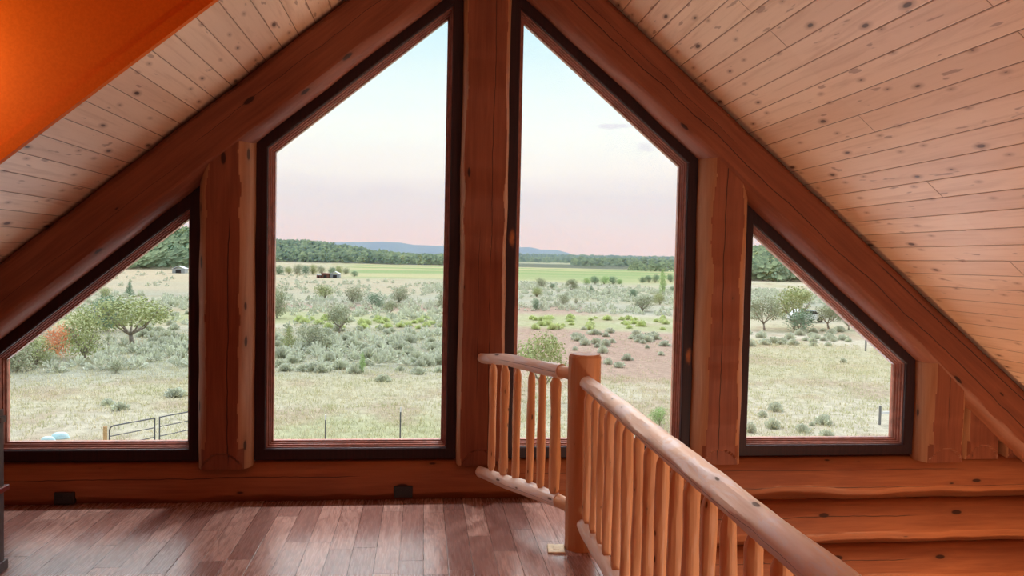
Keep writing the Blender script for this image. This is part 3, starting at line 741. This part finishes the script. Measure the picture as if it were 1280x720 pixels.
for i, (px, py, w, h, kd, mt, lb) in enumerate(NEAR):
    shrub = ' shrub' in lb or ' bush' in lb; nm = 'shrub' if shrub else ('poplar_tree' if 'poplar' in lb else 'juniper_tree')
    ptree(px, py, w, h, kd, mt, lb, nm, 'shrub' if shrub else 'tree', seed=i)
sh = ptree(145, 466, 22, 17, 'round', M_grey, 'lone dark grey bush in the grass of the left side window', 'shrub', 'shrub', 3)
for i, (px, w, h) in enumerate(((349, 16, 14), (361, 14, 12), (371, 15, 15), (382, 16, 13), (391, 15, 15), (402, 14, 13), (414, 13, 11), (424, 12, 12), (432, 12, 10))):
    ptree(px, 343.5 - .25 * (i % 3), w, h, 'round', (M_dark, M_olive, M_grey)[i % 3], 'bushy tree in the row behind the farm sheds', 'broadleaf_tree', 'tree', i, 'trees behind the farm sheds')
for i, (px, w, h) in enumerate(((733, 14, 10), (744, 16, 12), (755, 15, 12), (766, 15, 11), (774, 11, 8))):
    ptree(px, 355.5, w, h, 'round', M_dark if i % 2 else M_green, 'rounded green tree in the clump at the edge of the hay field', 'broadleaf_tree', 'tree', i, 'trees in the hay field clump')
for i, (px, w, h) in enumerate(((803, 12, 9), (811, 12, 11), (819, 12, 12), (838, 12, 12), (846, 12, 12))):
    ptree(px, 353.5, w, h, 'round', M_dark, 'dark tree in the small grove beyond the poplar', 'broadleaf_tree', 'tree', i, 'grove beyond the poplar')
# ridge forests: individual trees
rg = random.Random(5)
def ridge(n, a0, a1, d0, d1, h0, label, group):
    k = 0
    while k < n:
        az = math.radians(a0 + (a1 - a0) * rg.random()); d = math.sqrt(d0 * d0 + (d1 * d1 - d0 * d0) * rg.random())
        x = d * math.sin(az); y = EYE.y + d * math.cos(az); px, py, w = proj((x, y, H(x, y)))
        if not (120 < px < 246 or 332 < px < 562 or 928 < px < 1020): continue
        h = h0 * (.75 + .5 * rg.random()); tree('pinyon_tree', (x, y, H(x, y) - .1), h, h * (.75 + .3 * rg.random()), 'far', (M_ridge, M_ridge, M_dark, M_olive)[k % 4], label, 'tree', k, group, trunk=False); k += 1
ridge(105, -27, -15.3, 288, 480, 7.5, 'pinyon tree in the dense forest on the hill in the left side window', 'forest on the hill in the left side window')
ridge(130, -10.9, 2.2, 625, 800, 7.4, 'pinyon tree in the dense forest on the long ridge in the tall left window', 'forest on the ridge in the tall left window')
ridge(60, 23, 28.3, 305, 440, 6.8, 'pinyon tree in the dense forest on the rise in the right side window', 'forest on the rise in the right side window')
# far tree belts in the valley, uncountable
m = MB(); rg2 = random.Random(8)
def belt(a0, a1, d0, d1, n, h0):
    for _ in range(n):
        az = math.radians(a0 + (a1 - a0) * rg2.random()); d = d0 + (d1 - d0) * rg2.random(); x = d * math.sin(az); y = EYE.y + d * math.cos(az); z = H(x, y); h = h0 * (.6 + .8 * rg2.random())
        for k in range(16):
            q_ = rg2.random(); u = Vector((rg2.gauss(0, .24) * (1.2 - q_), rg2.gauss(0, .24) * (1.2 - q_), .15 + .8 * q_)); s = h * .17
            m.quad((x + u.x * h - s, y + u.y * h, z + u.z * h - s * .3), (x + u.x * h, y + u.y * h - s, z + u.z * h - s * .5), (x + u.x * h + s, y + u.y * h, z + u.z * h + s * .2), (x + u.x * h, y + u.y * h + s, z + u.z * h + s))
belt(-36, -13.5, 285, 500, 1900, 5.5); belt(-13, 3.5, 620, 800, 1650, 6); belt(21.5, 36, 305, 440, 1500, 5.5)
belt(11, 19, 700, 900, 420, 6); belt(6.5, 12, 1000, 1500, 260, 6); belt(6, 20, 1500, 2300, 1000, 8); belt(15, 21, 480, 560, 60, 5)
o = m.build('forest', M_forest, fix=False); tag(o, 'dark belts of distant trees crossing the valley and filling the ridges', 'forest', kind='stuff')

# ---- sagebrush
def sage_mesh(seed, mat, n=130):
    rng = random.Random(seed); m = MB()
    for _ in range(n):
        a = rng.random() * 6.28; e = rng.random() ** .6 * 1.45
        dr = Vector((math.cos(a) * math.sin(e), math.sin(a) * math.sin(e), math.cos(e) * .85))
        L = .5 * (.7 + .5 * rng.random()); p0 = dr * L * .25; p1 = dr * L; sd = dr.cross(Vector((rng.random() - .5, rng.random() - .5, .3))).normalized() * .05
        m.quad(p0 - sd * .6, p0 + sd * .6, p1 + sd + Vector((0, 0, .02)), p1 - sd)
        q = dr.cross(sd).normalized() * .05; m.quad(p1 * .7 - q, p1 * .7 + q, p1 * 1.05 + q, p1 * 1.05 - q)
    return m
SAGE = [sage_mesh(90 + i, M_sage).mesh('sagebrush', M_sage, fix=False) for i in range(5)]
SAGEY = [sage_mesh(97 + i, M_sagey).mesh('rabbitbrush', M_sagey, fix=False) for i in range(3)]
def bush(p, w, h, label, group=None, yellow=False, i=0):
    o = put('sagebrush', (SAGEY if yellow else SAGE)[i % (3 if yellow else 5)]); o.location = p; o.scale = (w, w, h * 2); o.rotation_euler = (0, 0, i * 2.4)
    return tag(o, label, 'sagebrush', group)
def pbush(px, py, w, h, label, i, group=None, yellow=False):
    p = ground_at(px, py); k = (p - EYE).dot(FW) / FPX; return bush(p - Vector((0, 0, .03)), w * k, h * k, label, group, yellow, i)
NAMED = [
 (970, 514, 18, 13, 'lone round sagebrush above the others in the lower left of the right side window'),
 (953, 521, 12, 9, 'small sagebrush just left below the lone round one in the right side window'),
 (966, 535, 19, 14, 'sagebrush third down in the lower left of the right side window'),
 (938, 540, 14, 14, 'sagebrush against the left frame of the right side window'),
 (1029, 530, 20, 14, 'largest sagebrush at the bottom middle of the right side window'),
 (1003, 540, 18, 12, 'flat sagebrush left of the largest one at the bottom of the right side window'),
 (1033, 546, 18, 10, 'sagebrush directly in front of the largest one at the bottom of the right side window'),
 (1015, 532, 8, 6, 'little sagebrush between the flat and the largest ones in the right side window'),
 (1054, 453, 9, 6, 'single small dark sagebrush alone mid-slope in the right side window'),
 (760, 455, 11, 9, 'sagebrush nearest the right of the newel post in the tall right window'),
 (774, 459, 15, 8, 'flat sagebrush lowest on the red soil in the tall right window'),
 (784, 450, 14, 9, 'domed sagebrush right above the lowest one on the red soil'),
 (754, 441, 13, 10, 'sagebrush just above the top of the newel post'),
 (800, 427, 16, 11, 'palest big sagebrush in the right cluster on the red soil'),
 (743, 418, 20, 7, 'wide low sagebrush at the top of the left cluster on the red soil'),
 (731, 431, 15, 9, 'big sagebrush at the lower left of the left cluster on the red soil'),
 (819, 424, 16, 8, 'wide sagebrush at the right end of the right cluster on the red soil'),
 (694, 425, 6, 5, 'lone small sagebrush at the left of the red soil, beside the feathery tree'),
 (719, 438, 7, 6, 'small sagebrush left of the newel top, below the left cluster'),
 (809, 435, 6, 5, 'small sagebrush below the right cluster on the red soil'),
 (826, 444, 8, 6, 'small tan sagebrush at the right edge of the red soil'),
 (479, 476, 20, 9, 'pale sagebrush mound below the bright sapling in the wash'),
 (150, 512, 22, 11, 'blue-grey sagebrush low in the middle of the left side window'),
 (135, 506, 16, 9, 'smaller blue-grey sagebrush left of the low middle one in the left side window'),
 (220, 495, 26, 12, 'purple-grey brush at the lower right of the left side window'),
]
for i, (px, py, w, h, lb) in enumerate(NAMED): pbush(px, py, w, h, lb, i)
rg = random.Random(12)
PLACES = (
 ('sagebrush clump on the wash crossing the tall left window', 'sagebrush in the tall left window', 344, 552, 412, 468, 105, (.55, 1.1), False),
 ('yellow-green brush in the bright strip behind the wash of the tall left window', 'bright brush strip in the tall left window', 344, 552, 399, 411, 34, (.5, 1.0), True),
 ('yellow-green brush in the bright strip behind the red soil of the tall right window', 'bright brush strip in the tall right window', 652, 845, 398, 412, 40, (.5, 1.0), True),
 ('sagebrush in the two loose clusters on the red soil of the tall right window', 'sagebrush clusters in the tall right window', 725, 830, 416, 433, 24, (.5, .9), False),
 ('sagebrush in the band under the junipers of the right side window', 'sagebrush band in the right side window', 935, 1075, 413, 433, 34, (.5, 1.0), False),
 ('sagebrush on the upper slope of the left side window', 'sagebrush in the left side window', 170, 237, 375, 445, 42, (.6, 1.1), False))
for lb, gr, x0, x1, y0, y1, n, (s0, s1), yl in PLACES:
    for i in range(n):
        px = x0 + (x1 - x0) * rg.random(); py = y0 + (y1 - y0) * rg.random()
        if 'clusters' in lb:
            c = (738, 424) if i % 2 else (808, 425); px = c[0] + rg.gauss(0, 12); py = c[1] + rg.gauss(0, 5)
        p = ground_at(px, py); w = s0 + (s1 - s0) * rg.random(); bush(p - Vector((0, 0, .03)), w, w * (.5 + .2 * rg.random()), lb, gr, yl, i)
# the rest of the brush, farther off than anyone could count
m = MB(); rg = random.Random(31)
lite = [sage_mesh(200 + i, None, 22) for i in range(4)]
k = 0
while k < 3300:
    az = math.radians(-36 + 74 * rg.random()); d = math.sqrt(45 ** 2 + (260 ** 2 - 45 ** 2) * rg.random()); x = d * math.sin(az); y = EYE.y + d * math.cos(az)
    px, py, w = proj((x, y, H(x, y)))
    if 388 < px < 430 and 334 < py < 352 or 212 < px < 236 and 330 < py < 346 or 1030 < px < 1075 and 396 < py < 413: continue
    A = math.degrees(az); dens = fb(x, y, .03, 6)
    if d < 92 and A > 5: continue
    if A > 21 and d < 78: continue
    if A < 0 and 125 < d < 300 and rg.random() < .8: continue
    if A > -6 and d > 200: continue
    if dens < .5 and rg.random() < .85: continue
    pr = lite[k % 4]; s = .6 + .8 * rg.random(); hh = s * (1.0 + .5 * rg.random()); ca_, sa = math.cos(k), math.sin(k); z = H(x, y); b = len(m.v)
    m.v += [(x + s * (v[0] * ca_ - v[1] * sa), y + s * (v[0] * sa + v[1] * ca_), z + hh * v[2]) for v in pr.v]
    m.f += [tuple(b + i for i in f) for f in pr.f]; m.uv += [None] * len(pr.f); k += 1
o = m.build('sagebrush_flats', M_sage, fix=False); tag(o, 'sea of small sagebrush covering the far flats', 'sagebrush', kind='stuff')
# dry grass tufts of the near slope
m = MB(); rg = random.Random(3); k = 0
while k < 22000:
    az = math.radians(-37 + 75 * rg.random()); d = math.sqrt(21 ** 2 + (66 ** 2 - 21 ** 2) * rg.random() ** 1.25); x = d * math.sin(az); y = EYE.y + d * math.cos(az); z = H(x, y)
    px, py, w = proj((x, y, z))
    if d < 27 and (110 < px < 300 or abs(px - 408) < 8 or abs(px - 502) < 8) and abs(math.hypot(x, y - EYE.y) - 23) < 2.6: continue
    if (40 < px < 92 and 535 < py < 562) or (1088 < px < 1130 and 515 < py < 545) or (1074 < px < 1090 and 432 < py < 446): continue
    A = math.degrees(az)
    if 6 < A < 20 and 42 < d < 68 and rg.random() < .85: continue
    for _ in range(6):
        a = rg.random() * 6.28; h = .06 + .13 * rg.random(); l = .12 * rg.random(); bx, by = x + .12 * rg.gauss(0, 1), y + .12 * rg.gauss(0, 1); c, s = math.cos(a) * .016, math.sin(a) * .016
        m.tri((bx - c, by - s, z - .02), (bx + c, by + s, z - .02), (bx + l * rg.gauss(0, 1), by + l * rg.gauss(0, 1), z + h))
    k += 1
t = NT('dry_grass'); p, q = t.pos(); kk = t.noise(p, .5, 4); k2 = t.noise(p, 6, 2)
c = t.mix(t.step(kk, .35, .65), lin(214, 204, 172, 1.15), lin(194, 192, 150, 1.15)); c = t.mix(t.mul(t.step(k2, .5, .7), .5), c, lin(226, 216, 198, 1.12))
o = m.build('dry_grass', t.done(c, .9, Specular_IOR_Level=.1), fix=False); tag(o, 'pale dry grass on the slope below the house', 'grass', kind='stuff')

# ---- built things outside
M_pipe = plain('dark_gate_pipe', (.09, .09, .10), .5); M_wood = plain('weathered_post', lin(196, 160, 116), .9); M_stake = plain('grey_steel_post', (.16, .17, .17), .6)
M_tub = plain('pale_blue_plastic', lin(196, 226, 228), .5, .06); M_white = plain('white_paint', (.78, .78, .78), .5, .05); M_red = plain('red_brown_boards', lin(120, 78, 66), .8); M_shade = plain('dark_opening', (.03, .03, .03), .9); M_roofm = plain('pale_metal_roof', (.72, .74, .76), .5, .06); M_greyw = plain('grey_boards', lin(160, 164, 164), .8); M_rub = plain('tyre_rubber', (.02, .02, .02), .8)
def pipe(parent, name, pts, r, mat):
    m = MB()
    for a, b in zip(pts, pts[1:]): m.rod(a, b, r, n=8)
    return m.build(name, mat, parent, smooth=True, sharp=40)
def at_d(px, d):
    a = math.atan2(ray(px, 400).x, ray(px, 400).y); x = d * math.sin(a); y = EYE.y + d * math.cos(a); return Vector((x, y, H(x, y)))
ga, gb_, gc, ge = at_d(137, 22.2), at_d(194, 22.9), at_d(200, 23.0), at_d(262, 24.0)
for a, b, lab, rounded in ((ga, gb_, 'dark pipe gate leaf with a rounded top corner beside the wooden post', True), (gc, ge, 'second dark pipe gate leaf, running behind the window post', False)):
    ax = (b - a); ax.z = 0; L = ax.length; rz = math.atan2(ax.y, ax.x)
    o = thing('pipe_gate', lab, 'gate', (a.x, a.y, a.z), rz); T = -2.91 - .0016 * (a - ga).length - a.z
    m_ = [(0, 0, .1), (0, 0, T - .1), (.03, 0, T - .03), (.1, 0, T), (L, 0, T)] if rounded else [(0, 0, T), (L, 0, T)]
    pipe(o, 'frame', m_ + [(L, 0, .1)], .018, M_pipe)
    for z in (T - .26, T - .52, T - .8, T - 1.1): pipe(o, 'rail', [(0, 0, z), (L, 0, z)], .013, M_pipe)
    pipe(o, 'leg', [(0, 0, 0), (0, 0, T if not rounded else .2)], .018, M_pipe); pipe(o, 'leg', [(L, 0, 0), (L, 0, .2)], .018, M_pipe)
p = at_d(131.7, 22.2); m = MB(); m.rod((0, 0, -.1), (0, 0, -2.90 - p.z), .055, .05, 12); o = m.build('wooden_post', M_wood, smooth=True, sharp=40); o.location = p; tag(o, 'tan wooden fence post at the left end of the pipe gate', 'post')
for px, d, h, lab in ((408.5, 24.0, 1.33, 'thin steel fence stake low in the left half of the tall left window'), (502.5, 24.0, 1.55, 'thin steel fence stake low in the right half of the tall left window')):
    p = at_d(px, d); o = thing('fence_stake', lab, 'stake', p); m = MB(); m.box((-.022, -.004, -.1), (.022, .004, h)); m.box((-.004, -.004, -.1), (.004, .022, h)); m.build('shaft', M_stake, o); m = MB(); m.box((-.024, -.006, h - .14), (.024, .024, h + .01)); m.build('tip', M_white, o)
p = ground_at(1099.5, 531); k = (p - EYE).dot(FW) / FPX; o = thing('fence_post', 'dark fence post with a pale board low at the right of the right side window', 'post', p, .3)
m = MB(); m.box((-1.1 * k, -1 * k, -.1), (1.1 * k, 1 * k, 24 * k)); m.build('upright', M_stake, o); m = MB(); m.box((1 * k, -.5 * k, 13 * k), (24 * k, .5 * k, 16 * k)); m.build('board', M_white, o)
p = ground_at(1082, 439); k = (p - EYE).dot(FW) / FPX; m = MB(); m.rod((0, 0, -.1), (0, 0, 14 * k), 1.1 * k, n=10); o = m.build('fence_post', M_stake); o.location = p; tag(o, 'plain dark fence post at the slanted edge of the right side window', 'post')
for px, py, w, h, lab in ((75, 547.5, 21, 6, 'larger pale blue rounded tub lying on the dry grass'), (60, 551.5, 17, 5, 'smaller pale blue rounded tub, lower left of the larger one')):
    p = ground_at(px, py); k = (p - EYE).dot(FW) / FPX; o = thing('plastic_tub', lab, 'tub', p)
    m = MB(); NS, NR = 24, 7
    for i in range(NR + 1):
        e = i / NR * 1.45
        for j in range(NS): a = 6.2832 * j / NS; m.v.append((math.cos(a) * math.cos(e) ** .6 * w * k / 2, math.sin(a) * math.cos(e) ** .6 * w * k / 3, math.sin(e) * h * k * 1.2))
    for i in range(NR):
        for j in range(NS): m.f.append((i * NS + j, i * NS + (j + 1) % NS, (i + 1) * NS + (j + 1) % NS, (i + 1) * NS + j)); m.uv.append(None)
    m.f.append(tuple(NR * NS + j for j in range(NS))); m.uv.append(None)
    m.build('shell', M_tub, o, smooth=True)
    m = MB(); m.v = []
    for r, z in ((1.0, 0), (1.07, .005), (1.07, .03), (1.0, .03)):
        for j in range(NS): a = 6.2832 * j / NS; m.v.append((math.cos(a) * r * w * k / 2, math.sin(a) * r * w * k / 3, z))
    for i in range(4):
        for j in range(NS): m.f.append((i * NS + j, i * NS + (j + 1) % NS, ((i + 1) % 4) * NS + (j + 1) % NS, ((i + 1) % 4) * NS + j)); m.uv.append(None)
    m.build('rim', M_tub, o)
def shed(px, py, wpx, hpx, dep, wall, roof, lab, lean=0.0, rz=0.0):
    p = ground_at(px, py); k = (p - EYE).dot(FW) / FPX; W, Hh = wpx * k, hpx * k; dep = min(dep, 3.2); o = thing('farm_shed', lab, 'shed', p, rz)
    m = MB(); m.box((-W / 2, 0, -.3), (W / 2, dep, Hh * .68)); m.build('walls', wall, o)
    m = MB(); ov = .1
    if lean: m.prism_y([(-W / 2 - ov, Hh * (.66 + lean)), (W / 2 + ov, Hh * .66), (W / 2 + ov, Hh * .74), (-W / 2 - ov, Hh * (.74 + lean))], -ov, dep + ov)
    else: m.prism_y([(-W / 2 - ov, Hh * .64), (0, Hh), (W / 2 + ov, Hh * .64), (W / 2 + ov, Hh * .7), (0, Hh * 1.08), (-W / 2 - ov, Hh * .7)], -ov, dep + ov)
    m.build('roof', roof, o)
    m = MB(); m.box((-W * .22, -.06, 0), (W * .2, .02, Hh * .5)); m.build('door', M_shade, o)
shed(223, 341.5, 15, 8.5, 5, M_greyw, M_roofm, 'pale grey shed at the foot of the forested hill in the left side window')
shed(406.5, 347.5, 9, 7.5, 5, M_red, M_red, 'red-brown farm shed, middle of the three in the tall left window', .12)
shed(418.6, 347.5, 11.5, 7.5, 6, M_greyw, M_roofm, 'farm shed with a pale metal roof in the tall left window')
shed(398.2, 347.5, 5, 5, 4, M_red, M_greyw, 'smallest brown farm shed at the left of the three', .1)
p = ground_at(1047, 412); o = thing('parked_car', 'pale white car parked among the junipers in the right side window', 'car', p + Vector((1.4, 9.0, 0)), .2); o.location.z = H(o.location.x, o.location.y)
m = MB(); m.prism_y([(-1.9, .3), (1.9, .3), (1.95, .75), (1.1, .85), (.6, 1.35), (-1.0, 1.4), (-1.75, .95), (-1.95, .8)], -.8, .8); bevel(m.build('body', M_white, o), .08, 3)
m = MB(); m.prism_y([(1.0, .9), (.56, 1.28), (-.9, 1.32), (-1.5, .95)], -.82, .82); m.build('side_window', M_shade, o)
for x in (-1.2, 1.2):
    for y in (-.72, .72): m = MB(); m.rod((x, y - .1, .32), (x, y + .1, .32), .32, n=18); m.build('wheel', M_rub, o)

# ------------------------------------------------------------------ sky and lights
FILL_BAND, ZEN, BOUNCE_POWER = 4.0, .35, 1050
w = bpy.data.worlds.new('evening_sky'); bpy.context.scene.world = w; w.use_nodes = True; nt = w.node_tree; nt.nodes.clear()
s = NT.__new__(NT); s.t = nt; s.m = None
geo = s.n('TexCoord').outputs['Generated']; sp = s.n('SeparateXYZ', {0: geo}).outputs
el = s.mul(s.m_('ARCSINE', sp[2]), 57.2958)
cloud = s.noise(s.vec(s.mul(sp[0], 5.0), s.mul(sp[1], 5.0), s.mul(sp[2], 42.0)), 1, 5, .55, .4)
cr = s.n('ValToRGB', {0: s.m_('DIVIDE', s.add(el, s.mul(s.sub(cloud, .5), 2.4)), 90.0)}); e = cr.color_ramp
stops = [(0, (238, 190, 182)), (1.2, (240, 198, 194)), (3.0, (232, 205, 210)), (4.6, (232, 221, 231)), (6.5, (246, 242, 247)), (9.5, (244, 252, 254)), (13, (226, 246, 252)), (17, (200, 236, 250)), (26, (210, 226, 240)), (90, (214, 222, 238))]
while len(e.elements) < len(stops): e.elements.new(.5)
for q, (d, c) in zip(e.elements, stops): q.position = d / 90; q.color = (*lin(*c), 1)
band = s.mul(s.step(el, 2.6, 3.6), s.step(el, 4.6, 6.0, 1.0, 0.0))
col = s.mix(s.mul(s.mul(band, s.step(cloud, .5, .62)), .5), cr.outputs[0], lin(222, 204, 212))
# two little grey puffs high in the tall right window
pf = s.noise(s.vec(s.mul(sp[0], 30.0), s.mul(sp[1], 10.0), s.mul(sp[2], 90.0)), 1, 3)
for (px, py, wx, wz) in ((808, 184, .012, .007), (768, 158, .022, .004)):
    dv = ray(px, py).normalized()
    dd = s.add(s.m_('POWER', s.m_('DIVIDE', s.sub(sp[0], dv.x), wx), 2.0), s.m_('POWER', s.m_('DIVIDE', s.sub(sp[2], dv.z), wz), 2.0))
    col = s.mix(s.mul(s.step(s.add(dd, s.mul(s.sub(pf, .5), 3.0)), .1, 1.4, 1.0, 0.0), .6), col, lin(214, 206, 222))
# bright sky deck above the view, added to light the floor and rail tops
fill_band = s.mul(s.mul(s.step(el, 18.5, 27.0), s.step(el, 46.0, 66.0, 1.0, 0.0)), s.step(sp[1], .0, .45))
col = s.mix(s.mul(fill_band, .7), col, (.96, .95, .98))
glow = s.add(1.0, s.add(s.mul(fill_band, FILL_BAND), s.mul(s.step(el, 30.0, 60.0), ZEN)))
bg = s.n('Background', {'Color': col, 'Strength': glow}); ow = nt.nodes.new('ShaderNodeOutputWorld'); nt.links.new(bg.outputs[0], ow.inputs[0])
def lamp(name, loc, power, col, rad=.12):
    l = bpy.data.lights.new(name, 'POINT'); l.energy = power; l.color = col; l.shadow_soft_size = rad
    o = bpy.data.objects.new(name, l); o.location = loc; C.objects.link(o); return o
WARM = (1.0, .62, .34)
lamp('dormer_lamp', (-2.35, -1.55, 2.42), 13, (1.0, .66, .40), .1)
lamp('great_room_light', (3.7, -.95, -2.4), 150, (1.0, .68, .40), .25)
lamp('great_room_light', (3.3, -5.6, -1.7), 235, (1.0, .82, .66), .3)  # unseen fill added to brighten newel, balusters and right slope
lamp('loft_fill', (.98, -7.2, 1.9), 30, (1.0, .84, .76), .2)  # added fill behind the camera, lifts the central post
def fill_spot(name, loc, to, power, col, deg, blend=.6):
    l = bpy.data.lights.new(name, 'SPOT'); l.energy = power; l.color = col; l.spot_size = math.radians(deg); l.spot_blend = blend; l.shadow_soft_size = .15
    o = bpy.data.objects.new(name, l); o.location = loc; o.rotation_euler = (Vector(to) - Vector(loc)).to_track_quat('-Z', 'Y').to_euler(); C.objects.link(o)
fill_spot('loft_ceiling_fill', (-2.45, -.95, .3), (-1.75, -.7, 2.1), 4, (1.0, .88, .78), 84)  # unseen spot added to brighten the left pine slope

fill_spot('rail_fill', (1.05, -2.3, 3.15), (.93, -2.3, .9), 150, (1.0, .96, .95), 66, .9)  # spot added out of view to whiten the rail tops
# added unseen panel and spots outside the windows, bouncing light up at the pine
m = MB(); m.prism_y([(-3.6, 0), (4.9, 0), (4.9, .05), (-3.6, .05)], 0, 3.6)
pr = m.build('bounce_panel', plain('pale_bounce_metal', (.80, .80, .80), .6, .03)); pr.location = (0, .42, -.28); pr.rotation_euler = (math.radians(-13.5), 0, 0)
tag(pr, 'pale metal bounce panel added out of view below the gable windows', 'roof', kind='structure')
for x in (-1.2, .4, 2.0): fill_spot('bounce_fill', (x, 1.5, 4.1), (x, 2.2, -.6), BOUNCE_POWER, (.96, .97, 1.0), 100)  # unseen spots added to light the panel below
sc = bpy.context.scene
sc.view_settings.view_transform = 'Standard'; sc.view_settings.look = 'None'; sc.view_settings.exposure = .25; sc.view_settings.gamma = 1; sc.view_settings.use_curve_mapping = False
sc.cycles.use_denoising = True
sc.cycles.max_bounces = 10; sc.cycles.diffuse_bounces = 6; sc.cycles.transparent_max_bounces = 12; sc.cycles.volume_bounces = 0
